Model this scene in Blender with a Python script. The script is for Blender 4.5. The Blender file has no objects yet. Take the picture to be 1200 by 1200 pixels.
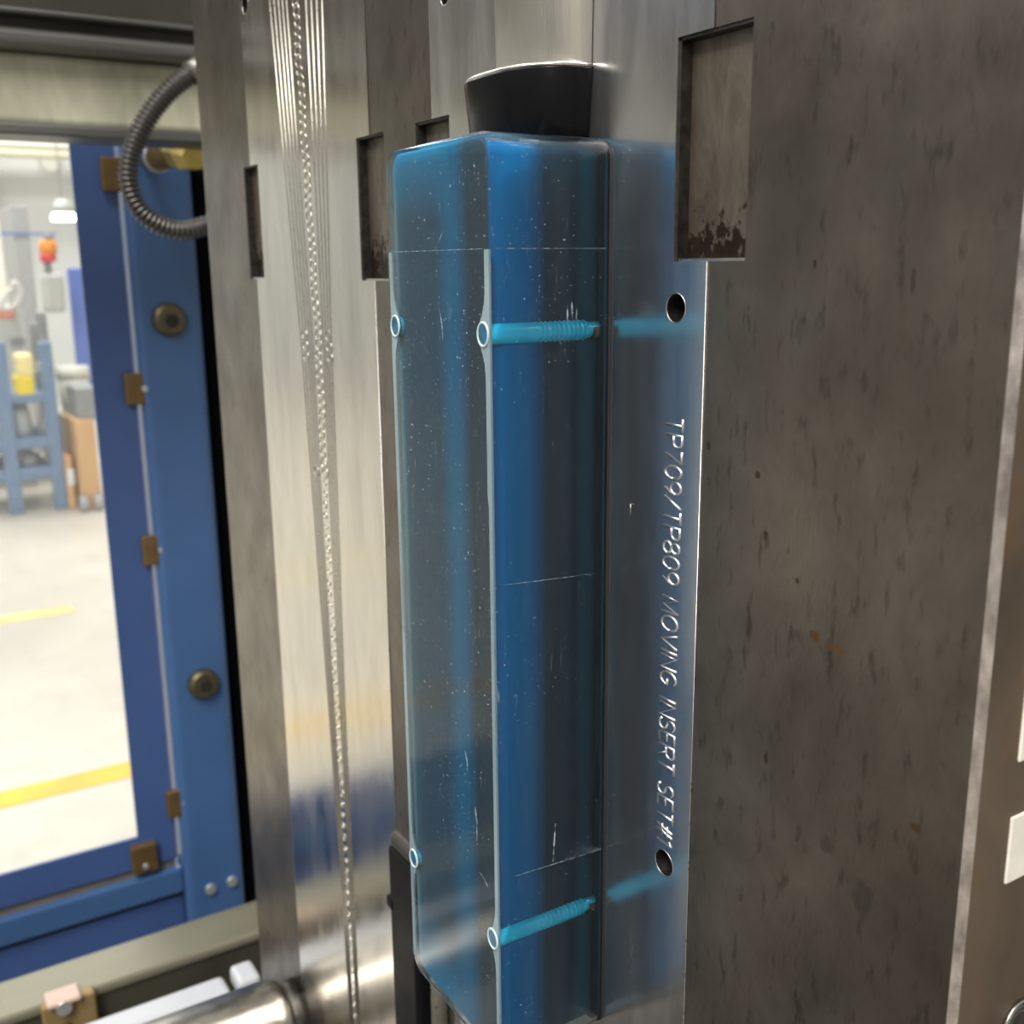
import bpy, bmesh, math, random
from mathutils import Vector, Matrix
random.seed(7)
S = bpy.context.scene
COL = S.collection
H = 1.25                                  # eye height above the hall floor (m)

# ------------------------------------------------------------------ camera
RT = Vector((0.52694, 0.84984, -0.01022))
DN = Vector((0.18694, -0.12763, -0.97404))
FW = Vector((-0.82909, 0.51135, -0.22613))
FPX = 1245.5
cam = bpy.data.cameras.new('camera'); camo = bpy.data.objects.new('camera', cam); COL.objects.link(camo)
camo.matrix_world = Matrix(((RT.x, -DN.x, -FW.x, 0), (RT.y, -DN.y, -FW.y, 0), (RT.z, -DN.z, -FW.z, H), (0, 0, 0, 1)))
cam.sensor_width = 36; cam.lens = 36 * FPX / 1200; cam.clip_start = .01; cam.clip_end = 60
cam.dof.use_dof = True; cam.dof.focus_distance = .33; cam.dof.aperture_fstop = 18
S.camera = camo

# ------------------------------------------------------------------ light
S.view_settings.view_transform = 'Standard'; S.view_settings.look = 'None'
S.view_settings.gamma = 1; S.view_settings.use_curve_mapping = False
S.view_settings.exposure = 0.0
W = bpy.data.worlds.new('hall_air'); S.world = W; W.use_nodes = True
W.node_tree.nodes['Background'].inputs[0].default_value = (1.0, .965, .91, 1)
W.node_tree.nodes['Background'].inputs[1].default_value = .42
def area(name, loc, size, power, aim, col=(1, .96, .90)):
    l = bpy.data.lights.new(name, 'AREA'); l.shape = 'RECTANGLE'; l.size, l.size_y = size
    l.energy = power; l.color = col
    o = bpy.data.objects.new(name, l); COL.objects.link(o); o.location = loc
    o.rotation_euler = (Vector(aim) - Vector(loc)).to_track_quat('-Z', 'Y').to_euler()
    return o
for x, w in ((-2.6, 78), (-4.6, 100), (-6.8, 180), (-9.2, 260)):  # the farthest one is added to brighten the back wall
    area('unseen_hall_light', (x, .3, 4.6), (.8, 5), w, (x, .3, 0))
area('unseen_hall_light', (1.2, -1.6, 4.2), (.8, 3.2), 210, (-.3, .1, 1.2))  # unseen lamp added to light the front of the plate
area('unseen_hall_light', (-.6, -2.6, 4.2), (3.2, .5), 90, (-.4, .1, 1.2))

# ------------------------------------------------------------------ helpers
def P(px, py, ax, val):
    """the point seen at photo pixel px, py on the plane where axis ax (0 x, 1 y, 2 z) equals val"""
    d = RT * ((px - 600) / FPX) + DN * ((py - 600) / FPX) + FW
    o = Vector((0, 0, H)); return o + d * ((val - o[ax]) / d[ax])
class MB:
    def __init__(s): s.v = []; s.f = []; s.sm = []
    def add(s, vs, fs, smooth=False):
        b = len(s.v); s.v += [tuple(v) for v in vs]
        for f in fs: s.f.append(tuple(b + i for i in f)); s.sm.append(smooth)
        return s
    def box(s, x0, x1, y0, y1, z0, z1):
        v = [(x, y, z) for x in (x0, x1) for y in (y0, y1) for z in (z0, z1)]
        return s.add(v, [(0, 1, 3, 2), (4, 6, 7, 5), (0, 4, 5, 1), (2, 3, 7, 6), (0, 2, 6, 4), (1, 5, 7, 3)])
    def tube(s, pts, rad, n=8, smooth=True, cap=True):
        """sweep along pts; rad is a number or a list"""
        pts = [Vector(p) for p in pts]; m = len(pts)
        rad = rad if isinstance(rad, (list, tuple)) else [rad] * m
        t0 = (pts[1] - pts[0]).normalized()
        u = t0.cross(Vector((0, 0, 1)))
        if u.length < .05: u = t0.cross(Vector((0, 1, 0)))
        u.normalize(); vs = []
        for i, p in enumerate(pts):
            t = (pts[min(i + 1, m - 1)] - pts[max(i - 1, 0)])
            t = t.normalized() if t.length > 1e-9 else t0
            u = (u - t * u.dot(t)).normalized(); w = t.cross(u)
            for k in range(n):
                a = 2 * math.pi * k / n
                vs.append(p + (u * math.cos(a) + w * math.sin(a)) * rad[i])
        fs = [(i * n + k, i * n + (k + 1) % n, (i + 1) * n + (k + 1) % n, (i + 1) * n + k) for i in range(m - 1) for k in range(n)]
        s.add(vs, fs, smooth)
        if cap:
            b = len(s.v) - m * n
            s.f.append(tuple(b + k for k in range(n))[::-1]); s.sm.append(False)
            s.f.append(tuple(b + (m - 1) * n + k for k in range(n))); s.sm.append(False)
        return s
    def torus(s, c, ax1, ax2, R1, R2, r, n=24, k=8):
        c = Vector(c); a1 = Vector(ax1); a2 = Vector(ax2); nn = a1.cross(a2); vs = []
        for i in range(n):
            t = 2 * math.pi * i / n; d = a1 * math.cos(t) * R1 + a2 * math.sin(t) * R2
            o = d.normalized()
            for j in range(k):
                q = 2 * math.pi * j / k
                vs.append(c + d + o * math.cos(q) * r + nn * math.sin(q) * r)
        return s.add(vs, [(i * k + j, ((i + 1) % n) * k + j, ((i + 1) % n) * k + (j + 1) % k, i * k + (j + 1) % k) for i in range(n) for j in range(k)], True)
    def build(s, name, mat, parent=None, bevel=0, seg=2, smooth=False, kind=None):
        me = bpy.data.meshes.new(name); me.from_pydata(s.v, [], s.f); me.validate()
        for p, q in zip(me.polygons, s.sm): p.use_smooth = q or smooth
        bm = bmesh.new(); bm.from_mesh(me); bmesh.ops.recalc_face_normals(bm, faces=bm.faces); bm.to_mesh(me); bm.free()
        me.materials.append(mat)
        o = bpy.data.objects.new(name, me); COL.objects.link(o)
        if parent: o.parent = parent; o.matrix_parent_inverse = parent_world(parent).inverted()
        if bevel:
            b = o.modifiers.new('bevel', 'BEVEL'); b.width = bevel; b.segments = seg; b.limit_method = 'ANGLE'; b.angle_limit = .6
            b.harden_normals = False
        if kind: o['kind'] = kind
        return o
def parent_world(o):
    m = Matrix.Translation(o.location)
    return m if not o.parent else parent_world(o.parent) @ o.matrix_parent_inverse @ m
def thing(name, label, cat, loc, group=None):
    o = bpy.data.objects.new(name, None); o.empty_display_size = .02; COL.objects.link(o); o.location = loc
    return tag(o, label, cat, group)
def tag(o, label, cat, group=None):
    o['label'] = label; o['category'] = cat
    if group: o['group'] = group
    return o
def box(name, mat, parent, x0, x1, y0, y1, z0, z1, bevel=0, seg=2, kind=None):
    return MB().box(x0, x1, y0, y1, z0, z1).build(name, mat, parent, bevel, seg, kind=kind)
def recess(x0, x1, z0, z1, y0, thick, recs):
    """slab in the xz plane, front face at y0 towards -y, with rectangular recesses (xa, xb, za, zb, depth)"""
    xs = sorted({x0, x1, *[min(max(q, x0), x1) for r in recs for q in r[:2]]})
    zs = sorted({z0, z1, *[min(max(q, z0), z1) for r in recs for q in r[2:4]]})
    nx, nz = len(xs) - 1, len(zs) - 1
    def dep(i, k):
        if i < 0 or k < 0 or i >= nx or k >= nz: return thick
        cx, cz = (xs[i] + xs[i + 1]) / 2, (zs[k] + zs[k + 1]) / 2
        return max([0] + [r[4] for r in recs if r[0] < cx < r[1] and r[2] < cz < r[3]])
    m = MB(); idx = {}
    def V(x, y, z):
        key = (round(x, 6), round(y, 6), round(z, 6))
        if key not in idx: idx[key] = len(m.v); m.v.append((x, y, z))
        return idx[key]
    def F(*v): m.f.append(tuple(V(*p) for p in v)); m.sm.append(False)
    for i in range(nx):
        for k in range(nz):
            y = y0 + dep(i, k); a, b, c, d = xs[i], xs[i + 1], zs[k], zs[k + 1]
            F((a, y, c), (b, y, c), (b, y, d), (a, y, d))
            F((a, y0 + thick, c), (a, y0 + thick, d), (b, y0 + thick, d), (b, y0 + thick, c))
    for i in range(-1, nx):
        for k in range(nz):
            d1, d2 = dep(i, k), dep(i + 1, k)
            if abs(d1 - d2) > 1e-7:
                x = xs[i + 1]; F((x, y0 + d1, zs[k]), (x, y0 + d2, zs[k]), (x, y0 + d2, zs[k + 1]), (x, y0 + d1, zs[k + 1]))
    for i in range(nx):
        for k in range(-1, nz):
            d1, d2 = dep(i, k), dep(i, k + 1)
            if abs(d1 - d2) > 1e-7:
                z = zs[k + 1]; F((xs[i], y0 + d1, z), (xs[i], y0 + d2, z), (xs[i + 1], y0 + d2, z), (xs[i + 1], y0 + d1, z))
    return m

def holed_slab(outline, holes, y0, thick, deep=.012, n=32):
    """slab whose xz outline is a polygon, pierced from the front by round blind holes"""
    m = MB(); bm = bmesh.new(); loops = [outline] + [[(hx + hr * math.cos(2 * math.pi * k / n), hz + hr * math.sin(2 * math.pi * k / n)) for k in range(n)] for hx, hz, hr in holes]
    edges = []
    for lp_ in loops:
        vs = [bm.verts.new((x, y0, z)) for x, z in lp_]
        edges += [bm.edges.new((vs[k], vs[(k + 1) % len(vs)])) for k in range(len(vs))]
    bmesh.ops.triangle_fill(bm, use_beauty=True, edges=edges, normal=(0, -1, 0))
    bm.verts.index_update(); nv = len(bm.verts)
    m.add([v.co[:] for v in bm.verts], [tuple(v.index for v in f.verts) for f in bm.faces]); bm.free()
    b = 0
    for li, lp_ in enumerate(loops):
        d = thick if li == 0 else deep; k0 = len(m.v); L = len(lp_)
        m.v += [(x, y0 + d, z) for x, z in lp_]
        for k in range(L): m.f.append((b + k, b + (k + 1) % L, k0 + (k + 1) % L, k0 + k)); m.sm.append(False)
        m.f.append(tuple(range(k0, k0 + L))); m.sm.append(False); b += L
    return m

# ------------------------------------------------------------------ materials
class N:
    """tiny node helper"""
    def __init__(s, name):
        s.m = bpy.data.materials.new(name); s.m.use_nodes = True; s.t = s.m.node_tree
        s.t.nodes.clear(); s.out = s.t.nodes.new('ShaderNodeOutputMaterial')
        s.geo = s.t.nodes.new('ShaderNodeNewGeometry').outputs['Position']
    def n(s, typ, ins=None, **kw):
        nd = s.t.nodes.new('ShaderNode' + typ)
        for k, v in kw.items(): setattr(nd, k, v)
        for k, v in (ins or {}).items():
            if isinstance(v, bpy.types.NodeSocket): s.t.links.new(v, nd.inputs[k])
            else: nd.inputs[k].default_value = (*v, 1) if isinstance(v, tuple) and len(v) == 3 and nd.inputs[k].type == 'RGBA' else v
        return nd
    def noise(s, scale, detail=4, stretch=(1, 1, 1), rough=.55, dist=0, off=(0, 0, 0)):
        mp = s.n('Mapping', {'Vector': s.geo, 'Scale': Vector(stretch), 'Location': Vector(off)}).outputs[0]
        return s.n('TexNoise', {'Vector': mp, 'Scale': scale, 'Detail': detail, 'Roughness': rough, 'Distortion': dist}).outputs['Fac']
    def ramp(s, fac, stops, interp='LINEAR'):
        r = s.n('ValToRGB', {'Fac': fac}); e = r.color_ramp.elements; r.color_ramp.interpolation = interp
        while len(e) < len(stops): e.new(.5)
        for el, (p, c) in zip(e, stops):
            el.position = p; el.color = (*c, 1) if isinstance(c, tuple) else (c, c, c, 1)
        return r.outputs[0]
    def mix(s, fac, a, b, blend='MIX'):
        return s.n('MixRGB', {'Fac': fac, 'Color1': a, 'Color2': b}, blend_type=blend).outputs[0]
    def math(s, op, a, b=0.0, c=None):
        nd = s.n('Math', {0: a, 1: b}, operation=op)
        if c is not None: nd.inputs[2].default_value = c
        return nd.outputs[0]
    def xyz(s): return s.n('SeparateXYZ', {0: s.geo}).outputs
    def pr(s, **k):
        return s.n('BsdfPrincipled', {a.replace('_', ' '): v for a, v in k.items()})
    def bump(s, h, strength=.3, dist=.0005):
        return s.n('Bump', {'Height': h, 'Strength': strength, 'Distance': dist}).outputs[0]
    def done(s, sh):
        s.t.links.new(sh if isinstance(sh, bpy.types.NodeSocket) else sh.outputs[0], s.out.inputs[0]); return s.m
    def spot(s, c, r, wob=.4, noise=None):
        """soft blob of its own shape round a world point; r = radii along x and z"""
        d = s.n('VectorMath', {0: s.geo, 1: Vector(c)}, operation='SUBTRACT').outputs[0]
        d = s.n('VectorMath', {0: d, 1: Vector((1 / r[0], 1 / r[0], 1 / r[1]))}, operation='MULTIPLY').outputs[0]
        l = s.n('VectorMath', {0: d}, operation='LENGTH').outputs['Value']
        if noise is None: noise = s.noise(260, 3)
        l = s.math('ADD', l, s.math('MULTIPLY', s.math('SUBTRACT', noise, .5), wob * 4))
        return s.ramp(l, [(.55, 1.0), (1.0, 0.0)])
def simple(name, col, metal=0, rough=.5, var=.12, scale=30, bump=0, spec=.5, coat=0, stretch=(1, 1, 1)):
    n = N(name); f = n.noise(scale, 5, stretch)
    a = tuple(max(0, c * (1 - var)) for c in col); b = tuple(min(1, c * (1 + var)) for c in col)
    c = n.ramp(f, [(.3, a), (.7, b)])
    r = n.ramp(f, [(.3, max(.02, rough * .85)), (.7, min(1, rough * 1.15))])
    p = n.pr(Base_Color=c, Metallic=metal, Roughness=r, Specular_IOR_Level=spec, Coat_Weight=coat)
    if bump: n.t.links.new(n.bump(n.noise(scale * 6, 4, stretch), bump), p.inputs['Normal'])
    return n.done(p)

def dark_steel():
    n = N('dark_stained_steel')
    a = n.noise(28, 8, (1, 1, .75), .62, .3); b = n.noise(150, 6, (1.6, 1, .5), .6); c = n.noise(11, 4, off=(3, 1, 2))
    col = n.ramp(a, [(.28, (.122, .107, .090)), (.5, (.175, .157, .134)), (.72, (.232, .210, .181))])
    col = n.mix(n.ramp(b, [(.56, 0.0), (.70, .75)]), col, (.058, .051, .042))
    col = n.mix(n.ramp(c, [(.5, 0.0), (.75, .5)]), col, (.105, .085, .066))
    nz = n.noise(300, 3)
    for px, py, rx, rz, cc in ((955, 745, .0022, .0016, (.17, .085, .03)), (978, 760, .0036, .0017, (.20, .115, .055)), (898, 888, .0011, .0026, (.10, .045, .035)),
                               (888, 556, .0010, .0012, (.055, .038, .022)), (897, 628, .0010, .0016, (.07, .045, .03)), (934, 680, .0008, .0009, (.06, .04, .025)),
                               (830, 523, .0010, .0014, (.09, .07, .05)), (1072, 970, .0020, .0015, (.15, .08, .04)), (1010, 1050, .004, .006, (.11, .10, .085)), (968, 990, .003, .003, (.12, .105, .085)),
                               (955, 310, .0006, .0014, (.05, .04, .03)), (1070, 330, .0008, .0035, (.10, .085, .06)), (1165, 200, .004, .012, (.15, .13, .11))):
        q = P(px, py, 1, .2)
        col = n.mix(n.math('MULTIPLY', n.spot(q, (rx, rz), .35, nz), .85), col, cc)
    col = n.mix(n.ramp(n.noise(1100, 2, off=(7, 7, 7)), [(.775, 0.0), (.80, .8)]), col, (.6, .58, .54))
    r = n.ramp(n.noise(45, 7, (1, 1, .6)), [(.3, .27), (.7, .42)])
    p = n.pr(Base_Color=col, Metallic=.9, Roughness=r)
    bp = n.math('ADD', n.noise(900, 4, (1, 1, .25)), n.math('MULTIPLY', n.noise(120, 6), .8))
    n.t.links.new(n.bump(bp, .35, .0003), p.inputs['Normal'])
    return n.done(p)
def polished(name, col, r0, r1, brush=1.0, bumps=.12, tint=None, metal=1.0):
    n = N(name)
    f = n.noise(55, 6, (1, 1, .22), .6, .4); g = n.noise(700, 3, (2.4, 1, .12)); s2 = n.noise(14, 3, off=(5, 2, 8))
    c = n.ramp(f, [(.3, tuple(x * .82 for x in col)), (.7, tuple(min(1, x * 1.1) for x in col))])
    if tint: c = n.mix(n.ramp(s2, [(.42, 0.0), (.72, .6)]), c, tint)
    r = n.ramp(f, [(.3, r0), (.7, r1)])
    p = n.pr(Base_Color=c, Metallic=metal, Roughness=r)
    hgt = n.math('ADD', n.math('MULTIPLY', g, brush), n.math('MULTIPLY', n.noise(130, 5), .7))
    n.t.links.new(n.bump(hgt, bumps, .0002), p.inputs['Normal'])
    return n.done(p)
M = {}
M['dark'] = dark_steel()
M['insert'] = polished('polished_insert_steel', (.72, .72, .73), .15, .28, .5, .10, metal=.97)
M['insert2'] = polished('satin_insert_steel', (.73, .70, .655), .15, .25, .6, .16)
M['ridge'] = simple('bright_milled_steel', (.50, .48, .43), 1, .30, .1, 200)
M['chamfer'] = simple('bare_chamfer_steel', (.44, .40, .385), .9, .38, .45, 220, .5, stretch=(1, 1, .5))
M['engrave'] = simple('cut_letter_steel', (.72, .72, .72), .92, .30, .1, 200)
M['hole'] = simple('bore_steel', (.07, .065, .06), .9, .45, .3, 300)
M['bore_ring'] = simple('bright_bore_rim', (.62, .60, .57), 1, .3, .1, 200)
M['core_steel'] = polished('brushed_core_steel', (.62, .60, .55), .30, .42, 1.6, .55)
M['black'] = simple('satin_black_plug', (.005, .005, .006), 0, .25, .2, 60, 0, .12)
M['black_bar'] = simple('black_rubber', (.006, .006, .007), 0, .45, .2, 60, 0, .08)
M['near_black'] = simple('near_black_matte', (.012, .012, .012), 0, .7)
def rust():
    n = N('rusty_pocket_steel'); a = n.noise(90, 8, (1, 1, .35), .65, .5); b = n.noise(420, 5, (1, 1, .6), .6)
    z = n.xyz()[2]
    col = n.ramp(a, [(.3, (.07, .048, .032)), (.5, (.16, .135, .105)), (.72, (.26, .235, .20))])
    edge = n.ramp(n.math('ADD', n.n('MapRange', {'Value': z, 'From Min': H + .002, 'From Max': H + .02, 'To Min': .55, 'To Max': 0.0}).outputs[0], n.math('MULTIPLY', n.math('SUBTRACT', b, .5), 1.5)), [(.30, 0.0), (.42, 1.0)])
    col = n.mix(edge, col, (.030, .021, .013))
    p = n.pr(Base_Color=col, Metallic=.75, Roughness=n.ramp(a, [(.3, .55), (.7, .3)]))
    n.t.links.new(n.bump(b, .35, .0003), p.inputs['Normal']); return n.done(p)
M['rust'] = rust()
def sideface():
    n = N('rusty_brown_side_steel'); a = n.noise(26, 7, (1, 1, .6), .6, .4); b = n.noise(40, 5, off=(1, 4, 2))
    col = n.ramp(a, [(.3, (.075, .055, .037)), (.7, (.17, .13, .095))])
    col = n.mix(n.ramp(b, [(.55, 0.0), (.7, .6)]), col, (.18, .095, .042))
    p = n.pr(Base_Color=col, Metallic=.6, Roughness=.5); return n.done(p)
M['side'] = sideface()
M['label'] = simple('pale_worn_label', (.80, .78, .70), 0, .5, .08, 120)
# translucent blue part
def shell_mat():
    n = N('clear_blue_plastic')
    fr = n.n('Fresnel', {'IOR': 1.20}).outputs[0]
    dust = n.ramp(n.noise(900, 4), [(.655, 0.0), (.72, .75)])
    scr = n.ramp(n.noise(260, 6, (3, 3, .35), .7), [(.60, 0.0), (.78, .30)])
    big = n.ramp(n.noise(35, 4), [(.4, .25), (.7, 1.0)])
    haze = n.math('ADD', n.math('MULTIPLY', n.math('MAXIMUM', dust, scr), big), .026)
    tr = n.n('BsdfTransparent', {'Color': (.82, .935, 1.0)}).outputs[0]
    df = n.n('BsdfDiffuse', {'Color': (.55, .66, .70)}).outputs[0]
    gl = n.n('BsdfGlossy', {'Color': (1., 1., 1.), 'Roughness': .10}).outputs[0]
    a = n.n('MixShader', {0: haze, 1: tr, 2: df}).outputs[0]
    return n.done(n.n('MixShader', {0: fr, 1: a, 2: gl}))
M['shell'] = shell_mat()
BX0, BX1, BY0, BY1, BZ0, BZ1 = -.3325, -.2654, .1575, .1990, H - .2670, H + .0368
def core_mat():
    """light refracted in the clear block, painted as upright streaks: dark slate body, bright blue columns"""
    n = N('blue_painted_refraction'); x, y, z = n.xyz()
    w = n.math('MULTIPLY', n.math('SUBTRACT', n.noise(9, 3, (1, 1, .5)), .5), .10)
    fx = n.math('ADD', n.n('MapRange', {'Value': x, 'From Min': BX0, 'From Max': BX1}).outputs[0], w)
    fy = n.math('ADD', n.n('MapRange', {'Value': y, 'From Min': BY0, 'From Max': BY1}).outputs[0], w)
    slate = (.032, .066, .094)
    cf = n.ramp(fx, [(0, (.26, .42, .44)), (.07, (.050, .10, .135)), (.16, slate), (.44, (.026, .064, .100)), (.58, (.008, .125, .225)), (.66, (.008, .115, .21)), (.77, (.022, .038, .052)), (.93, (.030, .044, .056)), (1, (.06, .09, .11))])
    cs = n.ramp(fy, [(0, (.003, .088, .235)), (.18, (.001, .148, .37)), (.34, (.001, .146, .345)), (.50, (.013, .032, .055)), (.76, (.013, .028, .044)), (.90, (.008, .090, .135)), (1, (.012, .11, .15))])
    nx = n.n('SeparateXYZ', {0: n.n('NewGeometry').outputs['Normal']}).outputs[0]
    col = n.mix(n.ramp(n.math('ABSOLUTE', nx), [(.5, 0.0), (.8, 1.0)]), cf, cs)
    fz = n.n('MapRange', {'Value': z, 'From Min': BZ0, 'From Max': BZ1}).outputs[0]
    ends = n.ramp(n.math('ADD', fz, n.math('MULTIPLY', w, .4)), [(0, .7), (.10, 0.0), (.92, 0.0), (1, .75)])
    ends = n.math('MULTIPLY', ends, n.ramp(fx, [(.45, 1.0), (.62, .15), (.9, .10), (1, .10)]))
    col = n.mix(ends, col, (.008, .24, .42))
    p = n.pr(Base_Color=col, Metallic=0.0, Roughness=.5, Specular_IOR_Level=.03)
    return n.done(p)
M['core'] = core_mat()
M['cyan'] = simple('cyan_plastic', (.02, .66, 1.0), 0, .3, .12, 120)
M['mouth'] = simple('deep_blue_hole', (.015, .10, .19), 0, .25, .5, 500)
M['bead'] = simple('whitish_edge_plastic', (.45, .58, .62), 0, .25, .1, 200)
def bead_mat():
    n = N('milky_edge_plastic')
    a = n.n('BsdfTransparent', {'Color': (.93, .97, .98)}).outputs[0]
    p = n.pr(Base_Color=(.42, .54, .58), Roughness=.3)
    return n.done(n.n('MixShader', {0: n.ramp(n.noise(60, 4, (1, 1, .3)), [(.3, .30), (.7, .58)]), 1: a, 2: p.outputs[0]}))
M['bead_clear'] = bead_mat()
def scuff_mat():
    n = N('pale_scuff')
    a = n.n('BsdfTransparent', {'Color': (.95, .98, .99)}).outputs[0]
    p = n.pr(Base_Color=(.5, .62, .68), Roughness=.4)
    return n.done(n.n('MixShader', {0: n.ramp(n.noise(400, 4), [(.40, .05), (.65, .60)]), 1: a, 2: p.outputs[0]}))
M['scuff'] = scuff_mat()
M['brown'] = simple('corroded_tip', (.20, .14, .09), .5, .5)
# machine
M['blue'] = simple('blue_machine_paint', (.052, .10, .265), 0, .34, .12, 6, 0, .5)
M['bluelight'] = simple('blue_channel_paint', (.050, .118, .275), 0, .34, .12, 6)
M['blackpaint'] = simple('black_gap_paint', (.002, .002, .003), 0, .7, .1, 10, 0, .05)
M['pale'] = simple('pale_green_beam_paint', (.50, .50, .385), .15, .45, .25, 14, .1, stretch=(1, 3, 1))
M['greysteel'] = simple('grey_rail_steel', (.20, .20, .19), .85, .38, .2, 9, stretch=(1, .3, 4))
M['darkrail'] = simple('dark_rail_steel', (.09, .085, .075), .8, .45, .2, 9)
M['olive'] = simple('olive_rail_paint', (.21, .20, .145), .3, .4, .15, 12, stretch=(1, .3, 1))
M['oliveshade'] = simple('shaded_olive_rail_side', (.05, .048, .034), .2, .5, .2, 12)  # the olive paint again, darkened for the beam's shaded side
M['conduit'] = simple('grey_conduit', (.075, .07, .066), .5, .32, .1, 40)
M['brass'] = simple('brass', (.46, .36, .10), .7, .35, .15, 60)
M['clip'] = simple('bronze_clip', (.17, .11, .045), .5, .45, .15, 60)
M['knob'] = simple('dull_bronze_bolt', (.12, .105, .06), .7, .4, .2, 60)
M['screw'] = simple('pale_screw', (.55, .57, .58), .6, .35)
M['white'] = simple('white_plastic', (.50, .52, .56), 0, .35, .05, 20)
M['tan'] = simple('tan_bracket_paint', (.30, .21, .09), .2, .5)
M['pink'] = simple('pinkish_cap', (.62, .45, .38), 0, .5)
M['pillar'] = polished('chromed_pillar_steel', (.50, .48, .43), .26, .36, .3, .08)
def glass():
    n = N('clear_guard_pane'); fr = n.n('Fresnel', {'IOR': 1.3}).outputs[0]
    a = n.n('BsdfTransparent', {'Color': (.95, .97, .97)}).outputs[0]; g = n.n('BsdfGlossy', {'Color': (1., 1., 1.), 'Roughness': .05}).outputs[0]
    d = n.n('BsdfDiffuse', {'Color': (.8, .8, .8)}).outputs[0]
    a = n.n('MixShader', {0: n.ramp(n.noise(3, 5), [(.3, .04), (.7, .10)]), 1: a, 2: d}).outputs[0]
    return n.done(n.n('MixShader', {0: fr, 1: a, 2: g}))
M['glass'] = glass()
def emit(name, col, st):
    n = N(name); return n.done(n.n('Emission', {'Color': col, 'Strength': st}))

# ------------------------------------------------------------------ the hall
def concrete():
    n = N('worn_concrete'); a = n.noise(.9, 7, (1, 1, 1), .6, .5); b = n.noise(9, 5)
    col = n.ramp(a, [(.3, (.52, .48, .41)), (.7, (.68, .635, .55))]); col = n.mix(n.ramp(b, [(.5, 0.0), (.75, .3)]), col, (.40, .37, .32))
    return n.done(n.pr(Base_Color=col, Roughness=n.ramp(a, [(.3, .25), (.7, .45)])))
fl = box('floor', concrete(), None, -11, 4, -6, 6, -.1, 0, kind='structure')
wl = simple('pale_hall_wall', (.66, .67, .67), 0, .6, .04, 2)
box('wall_back', wl, None, -11.1, -11, -6, 6, 0, 6, kind='structure')
yl = simple('yellow_floor_paint', (.85, .52, .03), 0, .5, .15, 8)
yl2 = simple('faded_yellow_floor_paint', (.74, .60, .24), 0, .5, .2, 8)
tag(box('painted_line', yl, None, -2.70, -2.61, -3.2, 3.2, 0, .002), 'solid yellow safety line painted on concrete close to the machine', 'floor line')
tag(box('painted_line', yl2, None, -4.20, -4.10, -3.2, .60, 0, .002), 'faded short yellow line painted on concrete farther from the machine', 'floor line')

# things far behind the guard window (about 6 m away)
FX = -6.0
def farbox(name, mat, parent, px0, py0, px1, py1, depth=.3, x=FX, bevel=.01, floor=False):
    a, b = P(px0, py0, 0, x), P(px1, py1, 0, x)
    z0 = 0.0 if floor else min(a.z, b.z)
    return box(name, mat, parent, x - depth, x, min(a.y, b.y), max(a.y, b.y), z0, max(a.z, b.z), bevel)
m_carton = simple('carton_board', (.66, .40, .20), 0, .8, .08, 4)
m_grey = simple('grey_cabinet_paint', (.52, .53, .50), 0, .5, .06, 3)
m_dgrey = simple('dark_grey_steel', (.30, .31, .32), .2, .5)
m_lblue = simple('bright_blue_panel', (.14, .22, .62), 0, .5, .06, 3)
m_yel = simple('yellow_plastic', (.85, .66, .04), 0, .45, .08, 6)
m_wht = simple('cream_plastic', (.78, .76, .68), 0, .45, .04, 6)
m_fblue = simple('blue_trolley_paint', (.16, .25, .40), 0, .5)
m_or = simple('orange_lens', (.95, .32, .03), 0, .3); m_red = simple('red_lens', (.75, .05, .06), 0, .3)
m_lbl = simple('white_paper_label', (.8, .8, .82), 0, .6)
m_wheel = simple('grey_caster', (.45, .45, .47), .2, .5)
def basept(px, py, x): p = P(px, py, 0, x); return (p.x, p.y, 0)
c = thing('carton', 'tall tan cardboard carton on casters beside the blue trolley', 'carton', basept(98, 600, -5.9))
farbox('carton_body', m_carton, c, 87, 493, 121, 600, .35, -5.9)
farbox('carton_lid', m_dgrey, c, 88, 455, 118, 492, .3, -5.93)
for px in (100, 117):
    p = P(px, 606, 0, -5.88); MB().tube([(p.x, p.y - .02, .042), (p.x, p.y + .02, .042)], .042, 14).build('caster', m_wheel, c)
c = thing('carton', 'small tan cardboard carton with a white label', 'carton', basept(80, 590, -5.95))
farbox('carton_body', m_carton, c, 75, 535, 90, 590, .3, -5.97, floor=True); farbox('paper_label', m_lbl, c, 78, 550, 88, 568, .004, -5.965, 0)
bk = thing('bucket', 'cream white lidded bucket on a pale pedestal beside the cartons', 'bucket', basept(84, 560, -6.5))
p = P(87, 455, 0, -6.5); r = .085
MB().tube([(p.x, p.y, P(87, 486, 0, -6.5).z), (p.x, p.y, P(87, 442, 0, -6.5).z)], [r * .86, r], 24).build('bucket_body', m_wht, bk)
MB().tube([(p.x, p.y, P(87, 442, 0, -6.5).z), (p.x, p.y, P(87, 429, 0, -6.5).z)], [r * 1.08, r * 1.02], 24).build('lid', m_wht, bk)
farbox('pedestal', m_wht, bk, 72, 486, 92, 560, .12, -6.44, floor=True)
yb = thing('yellow_bin', 'small yellow plastic bin on the blue trolley', 'bin', P(29, 463, 0, -6.0))
farbox('bin_body', m_yel, yb, 17, 440, 43, 465, .14, -6.0, .02); farbox('bin_cap', simple('pale_yellow_plastic', (.86, .74, .36), 0, .4), yb, 17, 415, 42, 441, .13, -6.0, .02)
tr = thing('trolley', 'blue steel trolley carrying the yellow bin', 'trolley', basept(30, 575, -6.1))
for py in (466, 520, 556): farbox('shelf', m_fblue, tr, -40, py, 65, py + 4, .5, -6.0)
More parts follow.
